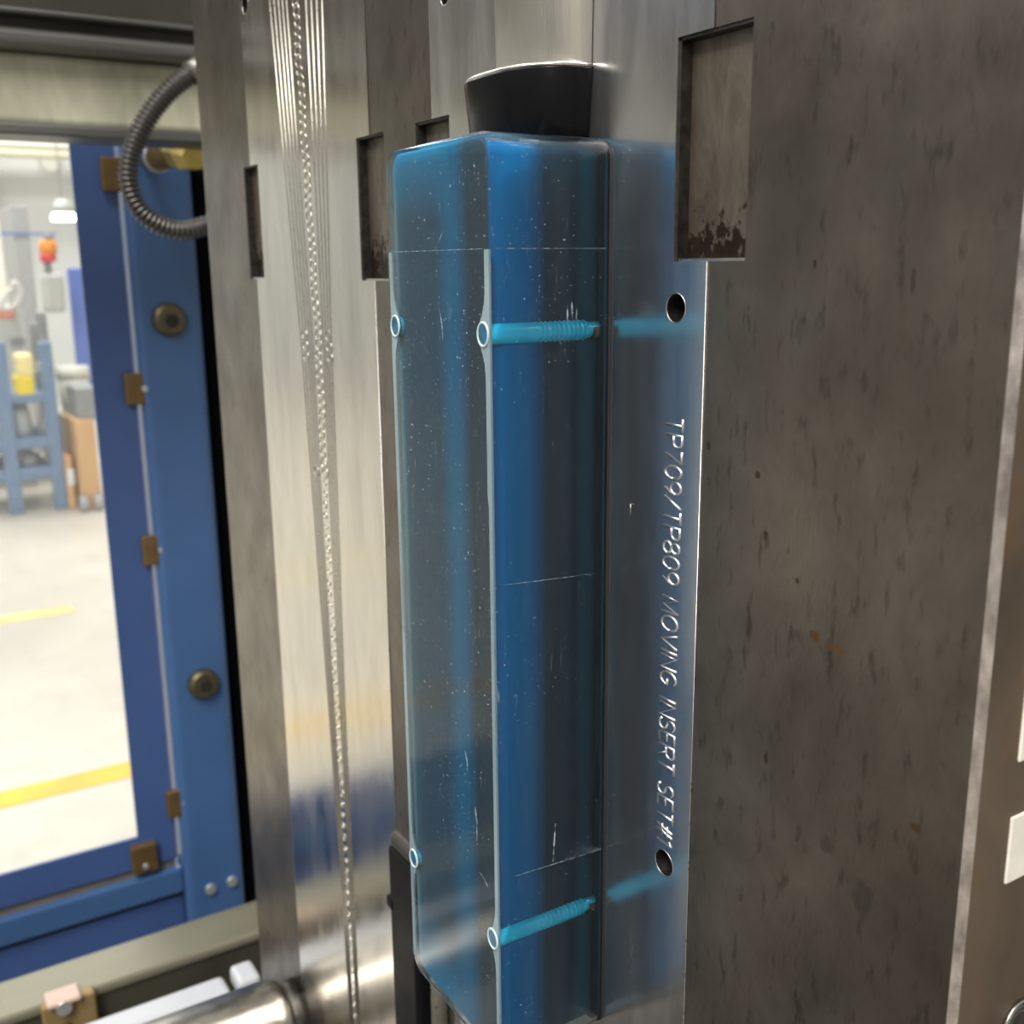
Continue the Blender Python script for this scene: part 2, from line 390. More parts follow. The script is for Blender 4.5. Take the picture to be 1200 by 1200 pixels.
for px in (-38, 6, 60): farbox('upright', m_fblue, tr, px, 400, px + 3, 575, .04, -5.99, floor=True)
sg = thing('plastic_jug', 'translucent white jug on the blue trolley shelf', 'jug', P(25, 520, 0, -6.1))
p = P(27, 520, 0, -6.15); p.z = P(27, 520, 0, -6.0).z + .002; MB().tube([(p.x, p.y, p.z), (p.x, p.y, p.z + .13), (p.x, p.y, p.z + .19)], [.062, .052, .035], 18).build('jug_body', simple('milky_plastic', (.68, .70, .70), 0, .4), sg)
MB().tube([(p.x, p.y, p.z + .19), (p.x, p.y, p.z + .22)], .03, 14).build('jug_cap', m_wht, sg)
for px, py, hh, rr, mt, lab in ((52, 466, .17, .035, m_dgrey, 'dark grey bottle beside the yellow bin on the trolley top'), (55, 520, .13, .035, m_grey, 'squat grey pot on the middle trolley shelf'),
                               (3, 520, .15, .025, m_wht, 'slim cream bottle on the middle trolley shelf'), (30, 556, .10, .08, m_lbl, 'wide white tub on the lowest trolley shelf')):
    q = P(px, py, 0, -6.2); z0 = P(px, py, 0, -6.0).z + .002
    t = thing('container', lab, 'container', (q.x, q.y, z0))
    MB().tube([(q.x, q.y, z0), (q.x, q.y, z0 + hh * .75), (q.x, q.y, z0 + hh * .85)], [rr, rr, rr * .55], 16).build('container_body', mt, t)
    MB().tube([(q.x, q.y, z0 + hh * .85), (q.x, q.y, z0 + hh)], rr * .5, 12).build('cap', m_wht, t)
cb = thing('machine_cabinet', 'light grey machine cabinet with dark control opening behind the trolley', 'cabinet', basept(20, 560, -6.9))
farbox('cabinet_body', m_grey, cb, -60, 362, 44, 560, .5, -6.8, floor=True); farbox('control_opening', m_dgrey, cb, 12, 396, 30, 405, .01, -6.79, 0)
farbox('cabinet_panel', m_dgrey, cb, 45, 380, 70, 560, .4, -6.85, floor=True); farbox('red_stripe', simple('salmon_stripe', (.75, .28, .18)), cb, -40, 364, 18, 372, .01, -6.79, 0)
ct = thing('control_box', 'light grey control box with green lit dial under the beacon', 'control box', P(64, 366, 0, -6.4))
farbox('box_body', m_grey, ct, 52, 321, 79, 366, .2, -6.4, .02)
p = P(60, 345, 0, -6.595); MB().torus(p, (0, 1, 0), (0, 0, 1), .022, .022, .006, 20, 6).build('lit_dial', emit('green_dial_glow', (.08, 1., .15), 1.3), ct)
farbox('stand_post', m_dgrey, ct, 54, 366, 63, 540, .1, -6.45, floor=True)
bp = thing('machine_partition', 'upright bright blue machine panel behind the bucket', 'partition', basept(92, 560, -6.75))
farbox('panel_sheet', m_lblue, bp, 79, 314, 115, 480, .05, -6.75); farbox('panel_foot', m_lblue, bp, 82, 480, 112, 560, .05, -6.75, floor=True)
bc = thing('beacon', 'orange and red signal beacon on top of the control box', 'beacon', P(57, 321, 0, -6.5))
for nm, mt, y0, y1, rr in (('beacon_stem', m_dgrey, 321, 306, .02), ('red_lens', m_red, 307, 297, .042), ('orange_lens', m_or, 297, 282, .046), ('beacon_cap', m_dgrey, 282, 274, .025)):
    a, b = P(57, y0, 0, -6.5), P(57, y1, 0, -6.5); MB().tube([(a.x, a.y, a.z), (a.x, a.y, b.z)], rr, 16).build(nm, mt, bc)
hp = thing('hopper_unit', 'tall grey silo unit with a blue band standing by the hall wall', 'hopper', basept(30, 560, -8.2))
farbox('silo_body', simple('mid_grey_silo', (.40, .41, .41), 0, .5), hp, 12, 241, 66, 560, .6, -8.0, floor=True); farbox('blue_band', simple('thin_blue_band', (.2, .25, .5)), hp, 0, 272, 66, 276, .01, -7.99, 0)
wp = thing('air_duct', 'pale cream duct running along the hall wall', 'duct', P(30, 172, 0, -10.9))
farbox('duct_body', m_wht, wp, -160, 158, 130, 176, .3, -10.55); farbox('duct_lip', simple('cream_lip', (.80, .74, .55)), wp, -160, 174, 130, 179, .3, -10.5)
farbox('duct_drop', m_wht, wp, -10, 179, 3, 420, .2, -10.6)
lp = thing('high_bay_lamp', 'glowing white hall lamp hanging before the far wall', 'lamp', P(74, 250, 0, -8.5))
p = P(74, 250, 0, -8.5)
MB().tube([(p.x, p.y, p.z - .05), (p.x, p.y, p.z)], [.085, .075], 20).build('lamp_diffuser', emit('lamp_glow', (1., .95, .82), 9), lp)
MB().tube([(p.x, p.y, p.z), (p.x, p.y, p.z + .08), (p.x, p.y, p.z + .1)], [.09, .05, .02], 20).build('lamp_housing', m_grey, lp)
MB().tube([(p.x, p.y, p.z + .1), (p.x, p.y, 5.4)], .006, 6).build('lamp_rod', m_grey, lp)
wl2 = thing('disc_lamp', 'round cream disc lamp mounted high on the hall wall', 'lamp', P(58, 190, 0, -10.98))
p = P(58, 190, 0, -10.95); MB().tube([(p.x - .05, p.y, p.z), (p.x + .03, p.y, p.z)], .085, 24).build('lamp_disc', emit('dim_lamp_glow', (1., .93, .78), 1.1), wl2)
MB().torus((p.x + .03, p.y, p.z), (0, 1, 0), (0, 0, 1), .09, .09, .008).build('lamp_rim', m_wht, wl2)
for px0, h0, w0 in ((3, 331, 14),):
    t = thing('hose_coil', 'loose clear hose looped over the grey cabinet' if px0 == 3 else 'loose clear hose hanging beside the control box', 'hose', P(px0 + 12, 362, 0, -6.6))
    pts = [P(px0 + 10 + w0 * .8 * math.sin(k * .5), h0 + 16 - 16 * math.cos(k * .42), 0, -6.55 if px0 == 3 else -6.68) for k in range(14)]
    MB().tube(pts, .014, 8).build('hose', simple('milky_hose_%d' % px0, (.72, .68, .66), 0, .3), t)

# ------------------------------------------------------------------ guard door
GX = -1.15
def G(y0, y1, z0, z1, x0, x1): return (x0, x1, y0, y1, H + z0, H + z1)
gd = thing('guard_door', 'blue painted machine guard door with a large clear window', 'door', (GX, -.4, H - 1.0))
m = MB()
WY0, WY1, WZ0, WZ1 = -1.25, .208, -.6255, .34
for r in ((-1.32, WY0, -.664, .42), (WY1, .2475, -.664, .42), (WY0, WY1, -.664, WZ0), (WY0, WY1, WZ1, .42)):
    m.box(*G(r[0], r[1], r[2], r[3], GX - .004, GX))
m.build('window_frame', M['blue'], gd)
box('pane', M['glass'], gd, *G(WY0 - .01, WY1 + .01, WZ0 - .01, WZ1 + .01, GX - .010, GX - .005))
box('edge_strip', simple('pale_blue_edge', (.09, .13, .28), 0, .4), gd, *G(.2475, .2500, -.664, .42, GX - .004, GX + .001))
box('edge_strip', simple('grey_edge_gasket', (.17, .16, .15), 0, .5), gd, *G(-1.32, .2475, -.676, -.664, GX - .012, GX - .004))
box('stile', M['bluelight'], gd, *G(.2535, .3225, -.86, .42, GX - .03, GX + .012), bevel=.010, seg=4)
box('lower_rail', M['bluelight'], gd, *G(-1.32, .2535, -.708, -.676, GX - .03, GX + .004), bevel=.003)
box('lower_panel', M['blue'], gd, *G(-1.32, .2535, -1.0, -.716, GX - .03, GX - .004), bevel=.003)
box('shadow_gap', M['blackpaint'], gd, *G(-1.32, .2535, -.716, -.708, GX - .03, GX - .022))
for px, py in ((133, 205), (160, 455), (180, 643), (208, 938)):
    q = P(px, py, 0, GX)
    cl = box('clip', M['clip'], gd, GX, GX + .009, q.y - .013, q.y + .013, q.z - .0165, q.z + .0165, .002)
    MB().tube([(GX + .008, q.y + .006, q.z), (GX + .011, q.y + .006, q.z)], .0032, 12).build('screw_head', M['screw'], cl)
q = P(168, 1003, 0, GX)
cl = box('clip', M['clip'], gd, GX - .004, GX + .009, q.y - .014, q.y + .014, q.z - .017, q.z + .017, .002)
MB().tube([(GX + .008, q.y, q.z - .008), (GX + .011, q.y, q.z - .008)], .0032, 12).build('screw_head', M['screw'], cl)
for px, py in ((200, 375), (240, 803)):
    q = P(px, py, 0, GX + .02); b0 = GX + .010
    kb = MB().tube([(b0, q.y, q.z), (b0 + .008, q.y, q.z), (b0 + .012, q.y, q.z)], [.0175, .0170, .0130], 22).build('socket_bolt', M['knob'], gd)
    MB().tube([(b0 + .0118, q.y + .001, q.z - .001), (b0 + .0128, q.y + .001, q.z - .001)], .0075, 6, smooth=False).build('hex_socket', M['near_black'], kb)
for px, py in ((247, 1042), (272, 1033)):
    q = P(px, py, 0, GX + .014); MB().tube([(GX + .011, q.y, q.z), (GX + .016, q.y, q.z)], .006, 12).build('screw', M['screw'], gd)
dp = box('frame_post', M['blackpaint'], None, *G(.324, .62, -1.2, .42, GX - .05, GX - .008), bevel=.004)
tag(dp, 'matt black machine post beside the blue guard door', 'post')
# brass ended spacer bolt under the pale beam
sp = thing('spacer_bolt', 'brown spacer bolt with a brass hexagon head below the pale beam', 'bolt', P(205, 178, 0, GX + .012))
a, b, c_ = P(183, 186, 0, -1.10), P(206, 177, 0, -1.06), P(229, 183, 0, -1.02)
MB().tube([a, a + (b - a) * .12], .014, 16).build('washer', M['screw'], sp)
MB().tube([a + (b - a) * .1, b], .012, 16).build('spacer_sleeve', M['clip'], sp)
MB().tube([b, b + (c_ - b) * .6, c_], [.0150, .0165, .0130], 6, smooth=False).build('hex_head', M['brass'], sp)
MB().tube([a, Vector((GX + .010, a.y, a.z))], .006, 10).build('shank', M['clip'], sp)

# ------------------------------------------------------------------ machine beams around the mold space
tb = thing('upper_beam', 'pale greenish steel beam with dark guide channel above the guard window', 'beam', (-.95, 0, H + .11))
box('beam_body', M['pale'], tb, *G(-1.4, .45, .1125, .165, -1.0, -.95), bevel=.004)
box('bottom_flange', M['greysteel'], tb, *G(-1.4, .45, .1035, .1125, -1.0, -.945), bevel=.002)
box('guide_rail', M['greysteel'], tb, *G(-1.4, .45, .165, .1785, -1.0, -.925), bevel=.005, seg=3)
box('rail_groove', M['darkrail'], tb, *G(-1.4, .45, .1785, .188, -1.0, -.945))
box('rail_lip', M['greysteel'], tb, *G(-1.4, .45, .188, .1925, -1.0, -.925), bevel=.002)
box('channel_web', M['darkrail'], tb, *G(-1.4, .45, .1925, .30, -1.0, -.935))
lb = thing('lower_beam', 'olive steel beam running under the blue guard door', 'beam', (-.95, 0, H - .69))
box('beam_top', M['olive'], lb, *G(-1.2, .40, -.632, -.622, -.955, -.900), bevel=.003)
box('beam_web', M['oliveshade'], lb, *G(-1.2, .40, -.70, -.632, -.950, -.903))
box('beam_foot', M['oliveshade'], lb, *G(-1.2, .40, -.715, -.70, -.955, -.885))
bk_ = thing('bracket', 'tan stop bracket with pinkish cap bolted to the olive beam', 'bracket', P(78, 1180, 0, -.89))
a, b = P(46, 1170, 0, -.898), P(109, 1150, 0, -.898)
zt = P(80, 1166, 0, -.898).z
box('bracket_plate', M['tan'], bk_, -.902, -.890, a.y, b.y, zt - .085, zt, .002)
box('bracket_cap', M['pink'], bk_, -.906, -.884, a.y + .004, b.y - .012, zt, zt + .005, .002)
q = P(74, 1178, 0, -.889); MB().tube([(-.892, q.y, q.z), (-.883, q.y, q.z)], .0065, 12).build('bracket_bolt', M['screw'], bk_)
MB().tube([(-.892, q.y, q.z - .024), (-.886, q.y, q.z - .024)], .006, 12).build('bracket_bolt', M['knob'], bk_)
wr = thing('white_guide_strip', 'white plastic guide strip lying between the olive beam and the chrome pillar', 'strip', P(200, 1190, 0, -.78))
zt = P(190, 1173, 0, -.78).z
y1 = P(264, 1148, 0, -.78).y; y2 = P(284, 1130, 0, -.78).y
box('strip_body', M['white'], wr, -.788, -.762, -.30, y1, zt - .014, zt, .005, 3)
box('strip_end', M['white'], wr, -.790, -.762, y1 + .006, y2 + .01, zt - .012, zt + .004, .004)
box('strip_foot', M['white'], wr, -.760, -.735, -.30, y1 - .06, zt - .040, zt - .018, .005)
# machine bed under the mold space, added to darken the plate's lower reflections
mb_ = thing('added_machine_bed', 'added dark grey machine bed below the mold and the olive beam', 'machine bed', (-.3, -.6, 0))
box('added_bed_body', M['darkrail'], mb_, -.88, .45, -2.4, 1.2, 0, H - .82, .01)
box('added_bed_rail', M['greysteel'], mb_, -.62, -.50, -2.4, 1.2, H - .82, H - .79, .004)
# guide pillar
gp = thing('guide_pillar', 'chromed steel guide pillar standing out of the mold plate', 'pillar', (-.602, .2, H - .485))
MB().tube([(-.602, yy, H - .485) for yy in (-.6, .18, .186, .19)], [.027, .027, .026, .023], 40).build('pillar_shaft', M['pillar'], gp)
MB().tube([(-.602, .1895, H - .485), (-.602, .20, H - .485)], .0225, 32).build('pillar_root', M['hole'], gp)
# conduit
hs = thing('corrugated_conduit', 'grey corrugated conduit bowing out beside the mold plate', 'conduit', P(240, 265, 0, -.9))
ctrl = [(262, 66), (222, 88), (195, 110), (170, 143), (154, 180), (151, 212), (162, 243), (186, 263), (215, 270), (250, 262), (290, 250)]
cp = [P(x, y, 0, -.90) for x, y in ctrl]; pts = []
for i in range(1, len(cp) - 2):
    for k in range(24):
        t = k / 24; p0, p1, p2, p3 = cp[i - 1:i + 3]
        pts.append(.5 * ((2 * p1) + (p2 - p0) * t + (2 * p0 - 5 * p1 + 4 * p2 - p3) * t * t + (3 * p1 - p0 - 3 * p2 + p3) * t ** 3))
dense = [pts[0]]; acc = 0
for p in pts[1:]:
    while (p - dense[-1]).length > .0010: dense.append(dense[-1] + (p - dense[-1]).normalized() * .0010)
MB().tube(dense, [.0082 - .0025 * (i % 4 > 1) for i in range(len(dense))], 12).build('conduit_sleeve', M['conduit'], hs)
for e, nx_ in ((dense[0], dense[4]), (dense[-1], dense[-5])):
    MB().tube([e, e + (e - nx_).normalized() * .02], .0095, 12).build('end_ferrule', M['greysteel'], hs)

# ------------------------------------------------------------------ mold half
PX0, PX1, PZ0, PZ1, PY = -.682, -.1315, H - .62, H + .34, .2
I1 = (-.3790, -.2225); I2 = (-.5930, -.4364)
IZ0, IZ1 = PZ0 + .06, PZ1 - .06
PKZ = (H + .0005, H + .0590)
PKZL = (H - .006, H + .0545)
mp = thing('mold_plate', 'large dark stained steel mold plate holding two bright inserts', 'mold plate', ((PX0 + PX1) / 2, PY + .05, PZ0))
slots = [(I1[0] - .0002, I1[1] + .0002, IZ0, IZ1, .030), (I2[0] - .0002, I2[1] + .0002, IZ0, IZ1, .030)]
pk = [(-.2225, -.2083, *PKZ, .006), (-.3932, -.3790, *PKZL, .006), (-.4364, -.4226, *PKZL, .006), (-.6050, -.5930, *PKZL, .006)]
recess(PX0, PX1, PZ0, PZ1, PY, .10, slots + pk).build('plate_body', M['dark'], mp)
c = .0018
MB().add([(PX1, PY, PZ0), (PX1, PY, PZ1), (PX1 + c, PY + c, PZ1), (PX1 + c, PY + c, PZ0)], [(0, 1, 2, 3)]).add(
    [(PX1, PY, PZ0), (PX1, PY + .004, PZ0), (PX1 + c, PY + c, PZ0)], [(0, 1, 2)]).build('chamfered_edge', M['chamfer'], mp)
side = MB().box(PX1 - .001, PX1 + c, PY + c, PY + .14, PZ0, PZ1).build('side_plate', M['side'], mp)
# lock plates in the pockets
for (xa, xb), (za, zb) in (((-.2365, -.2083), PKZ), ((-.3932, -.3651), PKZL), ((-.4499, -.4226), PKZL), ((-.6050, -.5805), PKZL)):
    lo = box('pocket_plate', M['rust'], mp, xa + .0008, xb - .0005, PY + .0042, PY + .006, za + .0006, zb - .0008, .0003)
    for nm, q_ in (('pocket_wall_shade', (xa + .0001, xa + .0009, za, zb)), ('pocket_wall_shade', (xa, xb, zb - .0009, zb - .0001))):
        box(nm, M['hole'], lo, q_[0], q_[1], PY + .0004, PY + .0045, q_[2], q_[3])  # dark strips put the shade on one side wall and the top wall
    box('pocket_sill', M['bore_ring'], lo, xa + .0008, xb - .0004, PY + .0009, PY + .0045, za, za + .0008)
# labels and threaded hole on the side of the plate
SX = PX1 + c
q = P(1192, 893, 0, SX); MB().box(SX - .0002, SX + .0006, q.y, q.y + .02, q.z, q.z + .030).build('worn_label', M['label'], mp, .0025, 3)
a, b = P(1183, 953, 0, SX), P(1176, 1036, 0, SX)
MB().box(SX - .0002, SX + .0006, b.y, b.y + .02, b.z, P(1195, 953, 0, SX).z).build('worn_label', M['label'], mp, .002, 3)
q = P(1184, 1200, 0, SX); q = Vector((SX, q.y + .003, q.z - .001))
th = MB().tube([(SX - .0035, q.y, q.z), (SX + .0004, q.y, q.z)], .0065, 24).build('threaded_hole', M['hole'], mp)
for k in range(4):
    MB().torus((SX + .0005 - k * .0002, q.y, q.z), (0, 1, 0), (0, 0, 1), .0064 - k * .0014, .0064 - k * .0014, .0004, 24, 6).build('thread', M['bore_ring'] if k == 0 else M['greysteel'], th)

# inserts
INS = PY - .0003
def hole_at(px, py, r): q = P(px, py, 1, INS); return (q.x, q.z, r)
HOLES1 = [hole_at(792, 361, .0041), hole_at(778, 1011, .0043), hole_at(521, -4, .003)]; HOLES2 = [hole_at(287, 5, .0048)]
def notched(x0, x1, xl, xr, zl, zr):
    a, b = IZ0 + .0004, IZ1 - .0004
    return [(x0, a), (x1, a), (x1, zr[0]), (xr, zr[0]), (xr, zr[1]), (x1, zr[1]), (x1, b), (x0, b), (x0, zl[1]), (xl, zl[1]), (xl, zl[0]), (x0, zl[0])]
in1 = thing('mold_insert', 'polished mirror bright steel insert engraved with lettering under the blue plastic block', 'mold insert', ((I1[0] + I1[1]) / 2, PY, IZ0))
holed_slab(notched(I1[0], I1[1], -.3651, -.2365, PKZL, PKZ), HOLES1, INS, .0300).build('insert_body', M['insert'], in1)
in2 = thing('mold_insert', 'satin steel insert with fanned milling marks and a chain of small rings', 'mold insert', ((I2[0] + I2[1]) / 2, PY, IZ0))
holed_slab(notched(I2[0], I2[1], -.5805, -.4499, PKZL, PKZL), HOLES2, INS, .0300).build('insert_body', M['insert2'], in2)
for ins_, hl in ((in1, HOLES1), (in2, HOLES2)):
    for hx, hz, hr in hl:      # dark bore lining
        h_ = MB().tube([(hx, INS + .0004, hz), (hx, INS + .0118, hz)], hr - .00004, 32, cap=False).build('bolt_hole', M['hole'], ins_)
        MB().torus((hx, INS + .00005, hz), (1, 0, 0), (0, 0, 1), hr, hr, .00018, 32, 6).build('hole_rim', M['bore_ring'], h_)
        MB().tube([(hx, INS + .0112, hz), (hx, INS + .0119, hz)], hr - .0001, 32).build('hole_floor', M['near_black'], h_)

for ins_, xe, (za, zb) in ((in1, I1[1], PKZ), (in1, I1[0], PKZL), (in2, I2[1], PKZL), (in2, I2[0], PKZL)):
    for z0_, z1_ in ((IZ0 + .001, za), (zb, IZ1 - .001)):     # bright broken edges
        MB().tube([(xe, INS + .0001, z0_), (xe, INS + .0001, z1_)], .00013, 8).build('broken_edge', M['bore_ring'], ins_)
# engraved single-stroke lettering, read downwards
def arc(cx, cy, rx, ry, a0, a1, n=10):
    return [(cx + rx * math.cos(math.radians(a0 + (a1 - a0) * i / n)), cy + ry * math.sin(math.radians(a0 + (a1 - a0) * i / n))) for i in range(n + 1)]
oval = arc(.5, .5, .5, .5, 0, 360, 20)
GL = {'T': (1, [[(0, 1), (1, 1)], [(.5, 1), (.5, 0)]]),
      'P': (.9, [[(0, 0), (0, 1), (.6, 1)] + arc(.6, .74, .4, .26, 90, -90, 8) + [(0, .48)]]),
      '7': (.9, [[(0, 1), (1, 1), (.3, 0)]]),
      '0': (.95, [oval]), 'O': (1.15, [oval]),
      '9': (.9, [arc(.5, .68, .5, .32, 0, 360, 16), [(1, .68), (.92, .38), (.55, 0)]]),
      '/': (.8, [[(0, 0), (1, 1)]]),
      '8': (.9, [arc(.5, .75, .42, .25, 0, 360, 14), arc(.5, .25, .5, .25, 0, 360, 14)]),
      'M': (1.25, [[(0, 0), (.08, 1), (.5, .1), (.92, 1), (1, 0)]]),
      'V': (1.1, [[(0, 1), (.5, 0), (1, 1)]]), 'I': (.25, [[(.5, 0), (.5, 1)]]),
      'N': (1, [[(0, 0), (0, 1), (1, 0), (1, 1)]]),
      'G': (1.1, [arc(.5, .5, .5, .5, 45, 340, 14) + [(1, .45), (.55, .45)]]),
      'S': (.9, [arc(.5, .75, .45, .25, 30, 270, 9) + arc(.5, .25, .48, .25, 90, -150, 9)]),
      'E': (.85, [[(1, 1), (0, 1), (0, 0), (1, 0)], [(0, .52), (.8, .52)]]),
      'R': (.95, [[(0, 0), (0, 1), (.6, 1)] + arc(.6, .74, .4, .26, 90, -90, 8) + [(0, .48)], [(.5, .48), (1, 0)]]),
      '#': (1, [[(.15, 0), (.45, 1)], [(.55, 0), (.85, 1)], [(0, .35), (.95, .35)], [(.05, .68), (1, .68)]]),
      '1': (.4, [[(.1, .8), (.8, 1), (.8, 0)]])}
TXT = 'TP709/TP809 MOVING INSERT SET#1'
z_a, z_b = P(790, 490, 1, INS).z, P(772, 984, 1, INS).z
unit = sum(.85 if ch == ' ' else GL[ch][0] + .26 for ch in TXT) - .26
sc_ = (z_a - z_b) / unit; cur = z_a; xb_, cap_ = -.2377, .0072
for ch in TXT:
    if ch == ' ': cur -= .85 * sc_; continue
    w, strokes = GL[ch]; mb = MB()
    for st in strokes:
        mb.tube([(xb_ + v * cap_, INS - .00005, cur - u * w * sc_) for u, v in st], .00033, 6)
    mb.build('letter', M['engrave'], in1); cur -= (w + .26) * sc_
mb = MB(); q = P(739, 590, 1, INS)
mb.tube([(q.x, INS, q.z), (q.x + .0014, INS, q.z), (q.x + .0016, INS, q.z)], .00015, 6).tube([(q.x, INS, q.z), (q.x, INS, q.z - .0038)], .00015, 6)
mb.build('letter', M['ridge'], in1)
# milling marks on the second insert
Lft = [(315, -10), (334, 200), (353, 400), (368, 600), (383, 800), (398, 1000), (411, 1200)]
Rgt = [(377, -10), (383, 200), (388, 400), (396, 600), (403, 800), (412, 1000), (422, 1200)]
Mid = [(345, -10), (359, 200), (373, 400), (382, 600), (393, 800), (405, 1000), (416, 1200)]
def lerp(a, b, t): return [(p[0] + (q_[0] - p[0]) * t, p[1]) for p, q_ in zip(a, b)]
for A, ts in ((Lft, (0, .17, .34, .5, .66)), (Rgt, (0, .2, .4, .6))):
    for t in ts:
        pl = lerp(A, Mid, t); MB().tube([(P(x, y, 1, INS).x, INS + .0001, P(x, y, 1, INS).z) for x, y in pl], .00045, 6).build('milling_ridge', M['ridge'], in2)
ringmesh = None; y = 2
while y < 1195:
    k = min(5, int((y + 10) / 200)) if y < 190 else min(5, int(y / 200))
    a, b = Mid[k], Mid[k + 1]; x = a[0] + (b[0] - a[0]) * (y - a[1]) / (b[1] - a[1])
    q = P(x, y, 1, INS); s_ = 1.0 if y < 560 else .62
    if ringmesh is None:
        o = MB().torus((0, 0, 0), (1, 0, 0), (0, 0, 1), 0.0034, .0026, .00045, 16, 6).build('milled_ring', M['ridge'], in2); ringmesh = o.data
    else:
        o = bpy.data.objects.new('milled_ring', ringmesh); COL.objects.link(o); o.parent = in2
    o.matrix_parent_inverse = Matrix.Translation(in2.location).inverted()
    o.location = (q.x + .001 * math.sin(y * .07), INS + .0001, q.z); o.scale = (s_, 1, s_ * (1.0 + .25 * math.sin(y * .13)))
    y += 11.5 if y < 560 else 13
for x, y in ((357, 392), (358, 405), (359, 418), (385, 394), (386, 407), (387, 420), (379, 545), (371, 552)):
    q = P(x, y, 1, INS); o = bpy.data.objects.new('milled_ring', ringmesh); COL.objects.link(o); o.parent = in2
    o.matrix_parent_inverse = Matrix.Translation(in2.location).inverted(); o.location = (q.x, INS + .0001, q.z)

# ------------------------------------------------------------------ steel core and black plug above the block
def half_round(xc, a0, a1, b0, b1, z0, z1, n=36, e=2.4):
    m = MB(); vs = []
    for z, a, b in ((z0, a0, b0), (z1, a1, b1)):
        for i in range(n + 1):
            t = math.pi * i / n; ct, s_ = math.cos(t), math.sin(t)
            vs.append((xc + a * math.copysign(abs(ct) ** (2 / e), ct), PY - .0004 - b * abs(s_) ** (2 / e), z))
    k = n + 1
    m.add(vs, [(i, i + 1, k + i + 1, k + i) for i in range(n)], True)
    m.f += [tuple(range(k)), tuple(range(2 * k - 1, k - 1, -1)), (0, n, k + n, k)]; m.sm += [False] * 3
    return m
pg = thing('black_plug', 'satin black half round plug between the blue block and the steel core', 'plug', (-.3, PY, H + .037))
half_round(-.3035, .0268, .0288, .0190, .0212, H + .0370, H + .0575).build('plug_body', M['black'], pg, .0006, 2)
half_round(-.3035, .0285, .0282, .0209, .0205, H + .0575, H + .0586).build('plug_rim', M['bore_ring'], pg)
sc2 = thing('steel_core', 'brushed steel half round core rising above the black plug', 'mold core', (-.3, PY, H + .0586))
half_round(-.2990, .0238, .0262, .0110, .0125, H + .0586, H + .17).build('core_body', M['core_steel'], sc2, .0005)

# ------------------------------------------------------------------ blue translucent block
bl = thing('blue_block', 'tall translucent blue plastic block mounted on the engraved insert', 'plastic block', ((BX0 + BX1) / 2, BY1, BZ0))
def rounded_block(x0, x1, y0, y1, z0, z1, rc, rb, n=6):
    """outline in xz with round corners rc; front edge softened by rb"""
    def outline(d):
        r = max(rc - d, .0004); o = []
        for cx, cz, a0 in ((x1 - d - r, z1 - d - r, 0), (x0 + d + r, z1 - d - r, 90), (x0 + d + r, z0 + d + r, 180), (x1 - d - r, z0 + d + r, 270)):
            o += [(cx + r * math.cos(math.radians(a0 + 90 * i / n)), cz + r * math.sin(math.radians(a0 + 90 * i / n))) for i in range(n + 1)]
        return o
    vs = []; rings = [(0, y1)] + [(rb * (1 - math.cos(math.radians(t))), y0 + rb * (1 - math.sin(math.radians(t)))) for t in (0, 22, 45, 67, 90)]
    for d, y in rings: vs += [(x, y, z) for x, z in outline(d)]
    k = 4 * (n + 1); m = MB()
    m.add(vs, [(i * k + j, i * k + (j + 1) % k, (i + 1) * k + (j + 1) % k, (i + 1) * k + j) for i in range(len(rings) - 1) for j in range(k)], True)
    m.f += [tuple(range(k)), tuple(range((len(rings) - 1) * k, len(rings) * k))[::-1]]; m.sm += [False] * 2
    return m
rounded_block(BX0, BX1, BY0, BY1, BZ0, BZ1, .0060, .0016).build('shell', M['shell'], bl)
core = rounded_block(BX0 + .0016, BX1 - .0036, BY0 + .0016, BY1 - .0002, BZ0 + .0012, BZ1 - .0012, .0055, .0012).build('inner_body', M['core'], bl)
rounded_block(BX0 + .0004, BX1 + .0004, BY1, BY1 + .0007, BZ0 - .0001, BZ1 - .0008, .006, .0001).build('back_gap_shade', M['near_black'], bl)  # black sheet stands in for the shadow gap behind the block
rounded_block(BX0 + .0005, BX1 - .0005, BY1 - .0012, BY1 - .0001, BZ0 + .0006, BZ1 - .0006, .0058, .0001).build('back_flange', simple('teal_plastic', (.010, .13, .18), 0, .5, .2, 40, 0, .05), bl)
HX = (-.2698, -.3282); HZ = (H - .0195, H - .2180)
for hx in HX:
    for hz in HZ:
        ys = [BY0 + .0006 + i * .0003 for i in range(int((BY1 - BY0 - .001) / .0003))]
        rr = []
        for y in ys:
            f = (y - BY0) / (BY1 - BY0)
            rr.append(.0031 + (.00022 * math.sin((y - BY0) * 2 * math.pi / .0017) if .42 < f < .86 else 0) - (.0006 if f >= .86 else 0))
        sc = MB().tube([(hx, y, hz) for y in ys], rr, 20).build('screw_channel', M['cyan'], bl)
        MB().tube([(hx, BY1 - .004, hz - .0006), (hx, BY1 - .0006, hz - .0006)], .0028, 14).build('channel_tip', M['brown'], sc)
        MB().tube([(hx, BY0 - .0004, hz), (hx, BY0 + .0006, hz)], .0029, 24).build('hole_mouth', M['mouth'], bl)
        MB().torus((hx, BY0 - .0003, hz), (1, 0, 0), (0, 0, 1), .0030, .0034, .00042, 28, 8).build('hole_ring', M['bead'], bl)
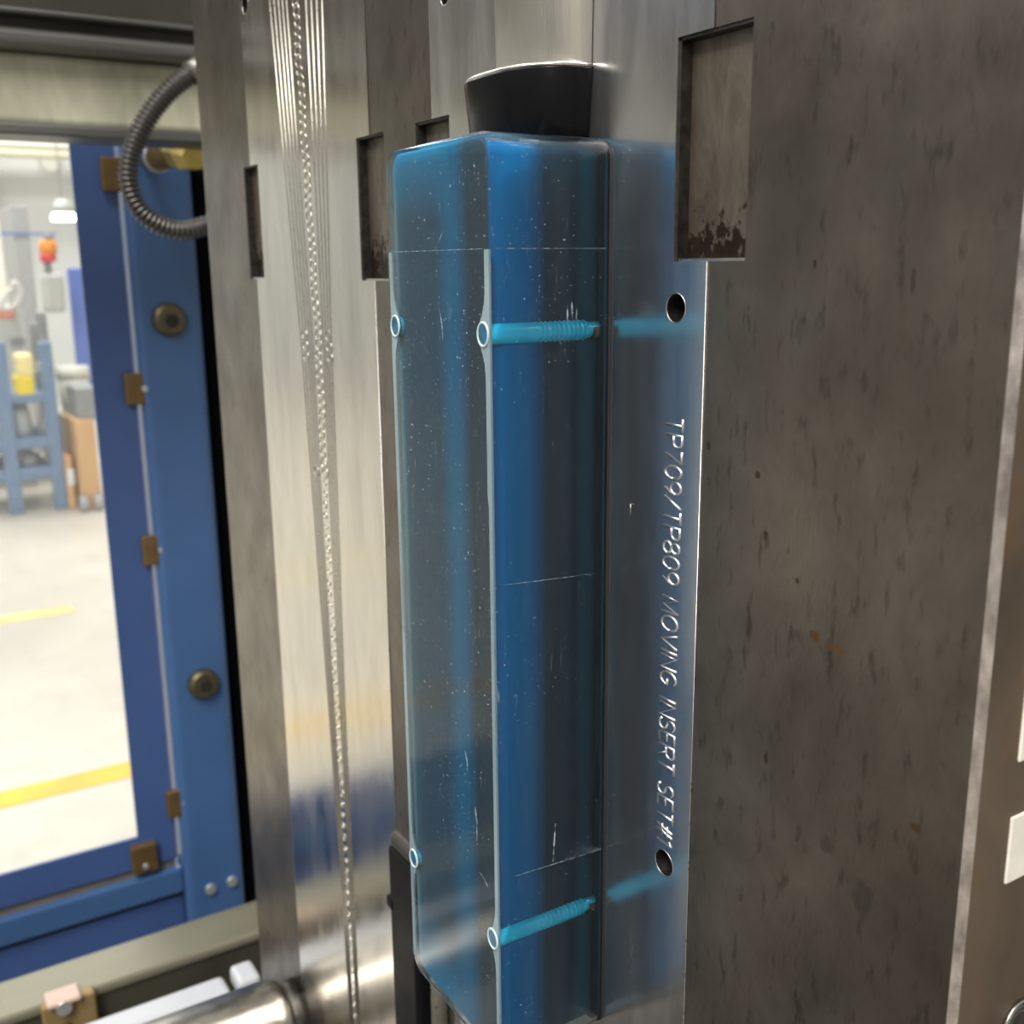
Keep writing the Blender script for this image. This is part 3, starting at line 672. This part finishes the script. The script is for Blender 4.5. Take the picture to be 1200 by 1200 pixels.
# whitish beads down both front edges, swelling round the holes
for ex, sgn, w0 in ((BX1 - .0010, -1, .0024), (BX0 + .0010, 1, .0020)):
    zs = [H + .0045 - i * .003 for i in range(86)] + [BZ0 + .006]
    vs = []
    for z in zs:
        w = w0 + max(0, .0042 * math.exp(-((z - HZ[0]) / .006) ** 2)) + .0042 * math.exp(-((z - HZ[1]) / .006) ** 2)
        if z < H - .07 and sgn < 0: w *= .75
        w = min(w, .0062)
        vs += [(ex, BY0 - .0002, z), (ex + sgn * w, BY0 - .0002, z), (ex + sgn * w, BY0 + .0006, z), (ex, BY0 + .0006, z)]
    n_ = len(zs)
    mb = MB().add(vs, [(4 * i + j, 4 * i + (j + 1) % 4, 4 * i + 4 + (j + 1) % 4, 4 * i + 4 + j) for i in range(n_ - 1) for j in range(4)])
    mb.f += [(0, 1, 2, 3), tuple(4 * (n_ - 1) + j for j in (3, 2, 1, 0))]; mb.sm += [False] * 2
    mb.build('edge_bead', M['bead_clear'], bl)
# parting line running round the block and pale scuffs
zl = H + .0046
MB().box(BX0 + .003, BX1 - .003, BY0 - .00006, BY0 + .0001, zl, zl + .00015).build('witness_line', M['scuff'], bl)
MB().box(BX1 - .0001, BX1 + .00006, BY0 + .002, BY1 - .001, zl, zl + .00015).build('witness_line', M['scuff'], bl)
for (x0_, y0_), (x1_, y1_), r_ in (((515, 362), (519, 398), .00022), ((557, 945), (559, 985), .0004), ((508, 295), (520, 268), .00012), ((545, 880), (548, 905), .0002), ((562, 1022), (572, 1040), .00015)):
    MB().tube([P(x0_, y0_, 1, BY0), P((x0_ + x1_) / 2 + 1, (y0_ + y1_) / 2, 1, BY0 - .00005), P(x1_, y1_, 1, BY0)], [r_ * .3, r_, r_ * .3], 6).build('scuff', M['scuff'], bl)
for (x0_, y0_), (x1_, y1_), r_ in (((665, 362), (665, 378), .0003), ((670, 352), (671, 378), .0003), ((676, 362), (675, 376), .0003), ((651, 965), (648, 1010), .0003), ((588, 686), (700, 672), .00010), ((600, 1028), (705, 995), .00010)):
    MB().tube([P(x0_, y0_, 0, BX1), P((x0_ + x1_) / 2, (y0_ + y1_) / 2, 0, BX1 + .00005), P(x1_, y1_, 0, BX1)], [r_ * .4, r_, r_ * .4], 6).build('scuff', M['scuff'], bl)

# ------------------------------------------------------------------ black bar on the dark web between the inserts
bb = thing('black_bar', 'upright black rubber bar on the dark plate web behind the blue block', 'bar', (-.42, PY, H - .45))
a = P(467, 985, 1, PY - .006)
box('bar_body', M['black_bar'], bb, a.x, a.x + .027, PY - .012, PY - .0001, H - .60, a.z, .002, 3)
box('bar_cap', M['darkrail'], bb, a.x + .001, a.x + .025, PY - .0115, PY - .001, a.z - .0005, a.z + .008, .003, 3)
box('clamp_tab', M['black_bar'], bb, a.x - .003, a.x + .004, PY - .0125, PY - .0002, a.z - .034, a.z - .028, .001)
for px, lab in ((503, 'thin bright steel strip next to the black rubber bar below the blue block'), (515, 'thin bright steel strip farther from the black bar below the blue block')):
    q = P(px, 1190, 1, PY - .004)
    tag(box('guide_strip', M['ridge'], None, q.x - .0025, q.x + .0025, PY - .0075, PY - .0004, H - .60, H - .285, .001),
        lab, 'strip', 'steel strips below the block')
